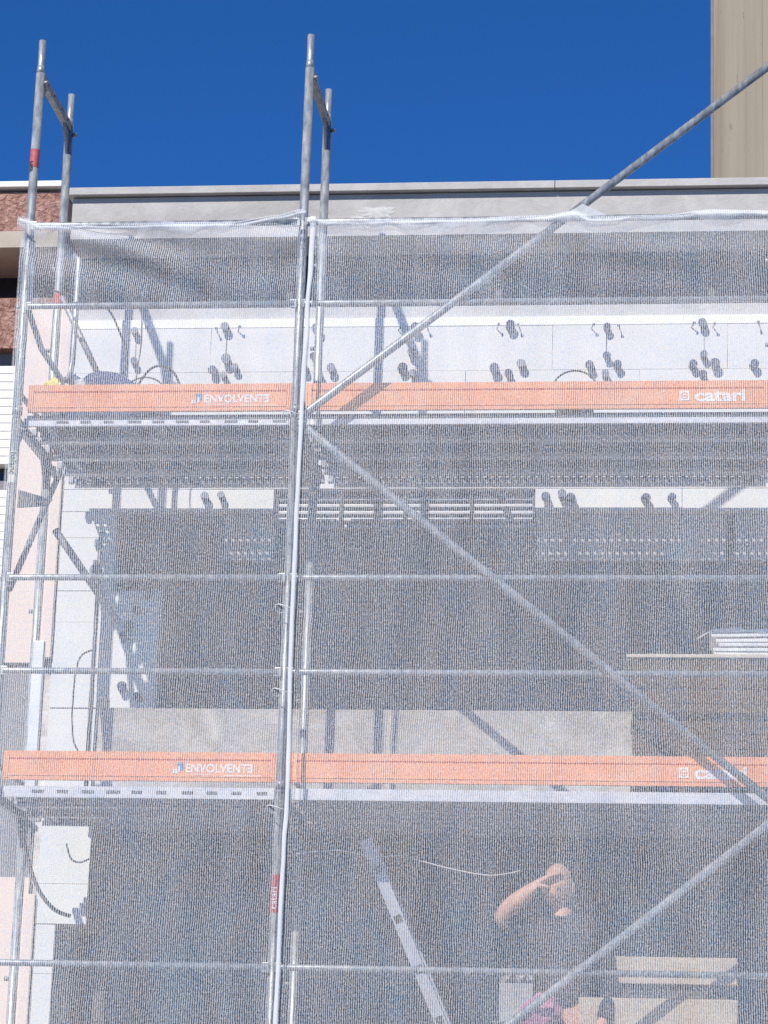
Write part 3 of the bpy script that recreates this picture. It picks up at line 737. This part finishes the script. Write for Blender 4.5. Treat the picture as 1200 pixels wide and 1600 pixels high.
o = top('plastic_bag', bm, M['whitebag'], 'small crumpled white bag beside the yellow glove', 'bag'); o.location = (-1.30, .40, .24)
# ropes lower left
cable('rope', [(-1.47, .6, -2.10), (-1.44, .6, -2.25), (-1.38, .65, -2.42), (-1.30, .7, -2.52), (-1.22, .75, -2.55)], .011, M['cable'], 'thick brown grey rope sagging below the lower left deck', 'rope')
cable('cable', [(-1.30, .9, -2.14), (-1.27, .9, -2.22), (-1.22, .9, -2.24), (-1.17, .9, -2.22)], .005, M['cable'], 'short dark cable loop on the boards below the lower deck')
cable('cable', [(-1.20, .82, -1.08), (-1.27, .8, -1.14), (-1.29, .8, -1.35), (-1.27, .8, -1.6), (-1.17, .78, -1.72)], .005, M['cable'], 'dark cable looping beside the thin pipe above the lower left board')
cable('cord', [(.05, .3, -2.27), (.25, .33, -2.245), (.45, .35, -2.27), (.62, .35, -2.26)], .0035, M['wire'], 'pale cord strung beneath the lower deck left of the ladder', 'cord')
cable('cord', [(.65, .35, -2.28), (.85, .35, -2.33), (1.05, .35, -2.36), (1.2, .35, -2.335)], .0035, M['wire'], 'pale cord sagging between the ladder and the worker', 'cord')

# ---------------------------------------------------------------- ladder leaning below the lower deck
ld = empty('ladder', (1.188, .45, -3.965), 'aluminium ladder seen edge on leaning left under the lower deck', 'ladder')
a0, a1 = Vector((0, 0, 0)), Vector((-.80, 0, 1.80))
dr = (a1-a0).normalized(); sd = Vector((dr.z, 0, -dr.x))
for y, nm in ((0, 'near'), (.34, 'far')):
    bm = bb(); h = .030
    q = [a0-sd*h, a0+sd*h, a1+sd*h, a1-sd*h]
    f = [bm.verts.new((p.x, y, p.z)) for p in q]; b = [bm.verts.new((p.x, y+.024, p.z)) for p in q]
    bm.faces.new(f); bm.faces.new(b[::-1])
    for i in range(4): bm.faces.new((f[i], f[(i+1) % 4], b[(i+1) % 4], b[i]))
    s_ = obj('stile', bm, M['alu'], ld)
    if y == 0:
        for k in range(7):
            p = a0 + dr*(.28*k+.12); bm = bb()
            vs = []
            for yy in (-.004, .0):
                vs.append([bm.verts.new((p.x+dr.x*u*.02+sd.x*w_*.02, yy, p.z+dr.z*u*.02+sd.z*w_*.02)) for u, w_ in ((-1, -1), (-1, 1), (1, 1), (1, -1))])
            bm.faces.new(vs[0])
            for i in range(4): bm.faces.new((vs[0][i], vs[0][(i+1) % 4], vs[1][(i+1) % 4], vs[1][i]))
            obj('rung_socket', bm, M['black'], s_)
for k in range(7):
    p = a0 + dr*(.28*k+.12); bm = bb(); tube(bm, [(p.x, .022, p.z), (p.x, .342, p.z)], .014, 8); obj('rung', bm, M['alu'], ld)

# ---------------------------------------------------------------- boards and boxes near the worker
t = empty('board_pile', (1.97, .42, -3.965), 'beige panels stacked on a trestle at the lower right edge of the view', 'board pile')
bm = bb(); box(bm, -.34, .33, -.03, .03, 1.075, 1.21, .004); obj('upper_panel', bm, M['board_tan'], t)
bm = bb(); box(bm, -.46, .33, -.10, .26, .72, .995, .006); obj('lower_panel', bm, M['board_tan'], t)
bm = bb(); box(bm, -.30, .28, 0, .03, .995, 1.075); obj('spacer', bm, M['frame_dark'], t)
for xx in (-.38, .22):
    for yy in (-.06, .18):
        bm = bb(); box(bm, xx, xx+.06, yy, yy+.06, 0, .72, .004); obj('leg', bm, M['frame_dark'], t)
bx = empty('carton', (1.19, .36, -3.10), 'small pale carton with crumpled wrapping on the stand by the worker', 'carton')
bm = bb(); box(bm, -.08, .09, -.06, .08, .0, .19, .004); obj('box', bm, M['carton'], bx)
bm = bb(); bmesh.ops.create_grid(bm, x_segments=14, y_segments=10, size=1)
for v in bm.verts: v.co = Vector((v.co.x*.085, v.co.y*.06+.01, .225+.05*noise.noise(v.co*2.7)))
bmesh.ops.solidify(bm, geom=bm.faces[:], thickness=.004); obj('wrapping', bm, M['carton'], bx)
sd_ = empty('stand', (1.24, .36, -3.965), 'dark narrow work stand beside the worker carrying the carton', 'stand')
bm = bb(); box(bm, -.16, .2, -.10, .12, .835, .862, .003); obj('stand_top', bm, M['frame_dark'], sd_)
for xx in (-.14, .15):
    for yy in (-.08, .08): bm = bb(); box(bm, xx, xx+.03, yy, yy+.03, 0, .834); obj('leg', bm, M['frame_dark'], sd_)
pk = bb(); bmesh.ops.create_icosphere(pk, subdivisions=4, radius=1)
for v in pk.verts: v.co = Vector((v.co.x*.10, v.co.y*.07, v.co.z*.10)) * (1+.22*noise.noise(v.co*2))
o = top('cloth_bundle', pk, M['pink'], 'pink cloth bundle on the stand below the worker', 'cloth'); o.location = (1.33, .22, -3.07)

# ---------------------------------------------------------------- the worker
def skinned(name, verts, edges, mat, parent, root=0, sub=2, extra=None):
    me = bpy.data.meshes.new(name + '_cage'); me.from_pydata([v[:3] for v in verts], edges, [])
    t = bpy.data.objects.new(name + '_cage', me); COL.objects.link(t)
    sk = t.modifiers.new('skin', 'SKIN'); sk.use_smooth_shade = True
    ss_ = t.modifiers.new('sub', 'SUBSURF'); ss_.levels = sub; ss_.render_levels = sub
    for i, v in enumerate(verts):
        r = v[3] if isinstance(v[3], tuple) else (v[3], v[3]); me.skin_vertices[0].data[i].radius = r; me.skin_vertices[0].data[i].use_root = (i == root)
    dg = bpy.context.evaluated_depsgraph_get(); res = bpy.data.meshes.new_from_object(t.evaluated_get(dg)); bpy.data.objects.remove(t)
    res.name = name; res.materials.clear(); res.materials.append(mat)
    if extra:
        bm = bmesh.new(); bm.from_mesh(res); extra(bm); bm.to_mesh(res); bm.free()
    for p in res.polygons: p.use_smooth = True
    o = bpy.data.objects.new(name, res); COL.objects.link(o); o.parent = parent; return o
pr = empty('person', (1.43, .42, -3.99), 'worker in dark clothes with one forearm raised to the head, standing under the lower deck', 'person')
V = []; E = []
def ch(start, pts):
    prev = start
    for p in pts:
        V.append(p); i = len(V)-1
        if prev is not None: E.append((prev, i))
        prev = i
    return prev
pel = ch(None, [(0, 0, .92, (.15, .10))])
chest = ch(pel, [(0, 0, 1.08, (.13, .095)), (0, -.01, 1.24, (.155, .11)), (0, -.005, 1.35, (.08, .05))])
neck = ch(chest, [(-.01, -.03, 1.43, .058), (-.03, -.05, 1.50, .055)])
# raised right arm: shoulder, elbow out to the left of the picture, forearm up to the brow
e1 = ch(chest, [(-.17, -.02, 1.36, .055), (-.26, -.05, 1.375, .050), (-.33, -.09, 1.405, .046)])
w1 = ch(e1, [(-.26, -.14, 1.475, .050), (-.19, -.16, 1.525, .044), (-.155, -.17, 1.565, .032)])
hnd = ch(w1, [(-.12, -.17, 1.59, (.036, .018)), (-.085, -.165, 1.605, (.038, .016))])
for k, dy in enumerate((-.03, -.010, .010, .028)):
    L_ = (.9, 1.05, 1, .8)[k]
    ch(hnd, [(-.06, -.165+dy, 1.615, .009), (-.06+.03*L_, -.155+dy, 1.628, .0085), (-.06+.058*L_, -.13+dy, 1.63, .0075)])
ch(w1, [(-.125, -.195, 1.567, .011), (-.095, -.20, 1.56, .010), (-.07, -.19, 1.555, .009)])
# hanging left arm
e2 = ch(chest, [(.17, -.01, 1.35, .055), (.215, 0, 1.22, .046), (.235, -.01, 1.08, .040)])
w2 = ch(e2, [(.22, -.08, .97, .037), (.20, -.15, .87, .027)])
h2 = ch(w2, [(.195, -.17, .83, (.018, .036)), (.19, -.185, .79, (.016, .038))])
for k, dy in enumerate((-.03, -.010, .010, .028)):
    ch(h2, [(.19, -.185+dy, .755, .009), (.182, -.185+dy, .73, .0085), (.17, -.178+dy, .705, .0075)])
ch(w2, [(.185, -.195, .83, .011), (.175, -.21, .80, .010)])
for s in (-1, 1):
    ch(pel, [(s*.09, 0, .82, .085), (s*.105, -.01, .66, .075), (s*.11, -.02, .47, .055), (s*.115, 0, .28, .052), (s*.12, .02, .09, .038), (s*.125, -.03, .045, .040), (s*.13, -.13, .035, .034)])
def head(bm):
    b2 = bmesh.new(); bmesh.ops.create_uvsphere(b2, u_segments=36, v_segments=26, radius=1)
    bmesh.ops.rotate(b2, verts=b2.verts, matrix=Matrix.Rotation(0, 3, 'X'))
    for v in b2.verts:
        x, y, z = v.co; 
        sx, sy, sz = .076, .096, .117
        if z < 0: sx *= 1 - .28*(-z)**1.3; y = y*(1-.12*(-z)) - .10*(-z)*.6
        c = Vector((x*sx, y*sy, z*sz))
        if y < -.3:     # nose, brow, eye sockets, mouth, chin
            nx = math.exp(-(x/.16)**2)
            c.y -= .020*nx*math.exp(-((z+.18)/.16)**2)
            c.y -= .006*math.exp(-((z-.18)/.10)**2)
            for ex in (-.38, .38): c.y += .010*math.exp(-((x-ex)/.18)**2-((z-.02)/.10)**2)
            c.y += .004*math.exp(-(x/.35)**2-((z+.50)/.04)**2); c.y -= .005*math.exp(-(x/.35)**2-((z+.43)/.05)**2)
            c.y -= .008*math.exp(-(x/.4)**2-((z+.85)/.14)**2)
        v.co = c
    for s in (-1, 1):
        n0 = len(b2.verts); r = bmesh.ops.create_uvsphere(b2, u_segments=12, v_segments=8, radius=1)
        for v in r['verts']: v.co = Vector((s*.078+v.co.x*.010, .008+v.co.y*.020, -.005+v.co.z*.032))
    bmesh.ops.rotate(b2, verts=b2.verts, matrix=Matrix.Rotation(R(16), 3, 'X') @ Matrix.Rotation(R(-12), 3, 'Z'))
    bmesh.ops.translate(b2, verts=b2.verts, vec=(-.035, -.065, 1.575))
    tmp = bpy.data.meshes.new('tmp'); b2.to_mesh(tmp); b2.free(); bm.from_mesh(tmp); bpy.data.meshes.remove(tmp)
skinned('body', V, E, M['skin'], pr, 0, 2, head)
sv = [(0, 0, .90, (.165, .115)), (0, 0, 1.08, (.155, .115)), (0, -.01, 1.24, (.185, .14)), (0, -.015, 1.365, (.155, .115)), (-.015, -.035, 1.47, (.075, .072)),
      (-.17, -.02, 1.365, .068), (-.255, -.05, 1.378, .060), (-.32, -.08, 1.395, .056), (.17, -.01, 1.355, .068), (.215, 0, 1.22, .060), (.235, -.008, 1.08, .054), (.222, -.08, .97, .048), (.205, -.14, .885, .04)]
skinned('shirt', sv, [(0, 1), (1, 2), (2, 3), (3, 4), (3, 5), (5, 6), (6, 7), (3, 8), (8, 9), (9, 10), (10, 11), (11, 12)], M['shirt'], pr)
tv = [(0, 0, .93, (.165, .115))]; te = []
for s in (-1, 1):
    b0 = len(tv); tv += [(s*.09, 0, .82, .10), (s*.105, -.01, .66, .09), (s*.11, -.02, .47, .073), (s*.115, 0, .28, .068), (s*.12, .015, .07, .062)]
    te += [(0, b0)] + [(b0+i, b0+i+1) for i in range(4)]
skinned('trousers', tv, te, M['trousers'], pr)
for s in (-1, 1):
    skinned('boot', [(s*.122, .03, .05, .052), (s*.126, -.05, .045, .05), (s*.132, -.14, .04, .042)], [(0, 1), (1, 2)], M['black'], pr)
bm = bb(); bmesh.ops.create_uvsphere(bm, u_segments=30, v_segments=20, radius=1)
for v in list(bm.verts):
    if v.co.z < .12 or (v.co.y < -.35 and v.co.z < .55): bm.verts.remove(v)
for v in bm.verts: v.co = Vector((v.co.x*.0785, v.co.y*.0985, v.co.z*.120))
bmesh.ops.rotate(bm, verts=bm.verts, matrix=Matrix.Rotation(R(16), 3, 'X') @ Matrix.Rotation(R(-12), 3, 'Z')); bmesh.ops.translate(bm, verts=bm.verts, vec=(-.035, -.064, 1.576))
obj('hair', bm, M['hair'], pr)
for x_, in ((-1,), (1,)):
    bm = bb(); bmesh.ops.create_uvsphere(bm, u_segments=10, v_segments=8, radius=.009); o = obj('eye', bm, M['black'], pr)
    c = Matrix.Rotation(R(16), 3, 'X') @ Matrix.Rotation(R(-12), 3, 'Z') @ Vector((x_*.029, -.083, .002)); o.location = c + Vector((-.035, -.065, 1.575))
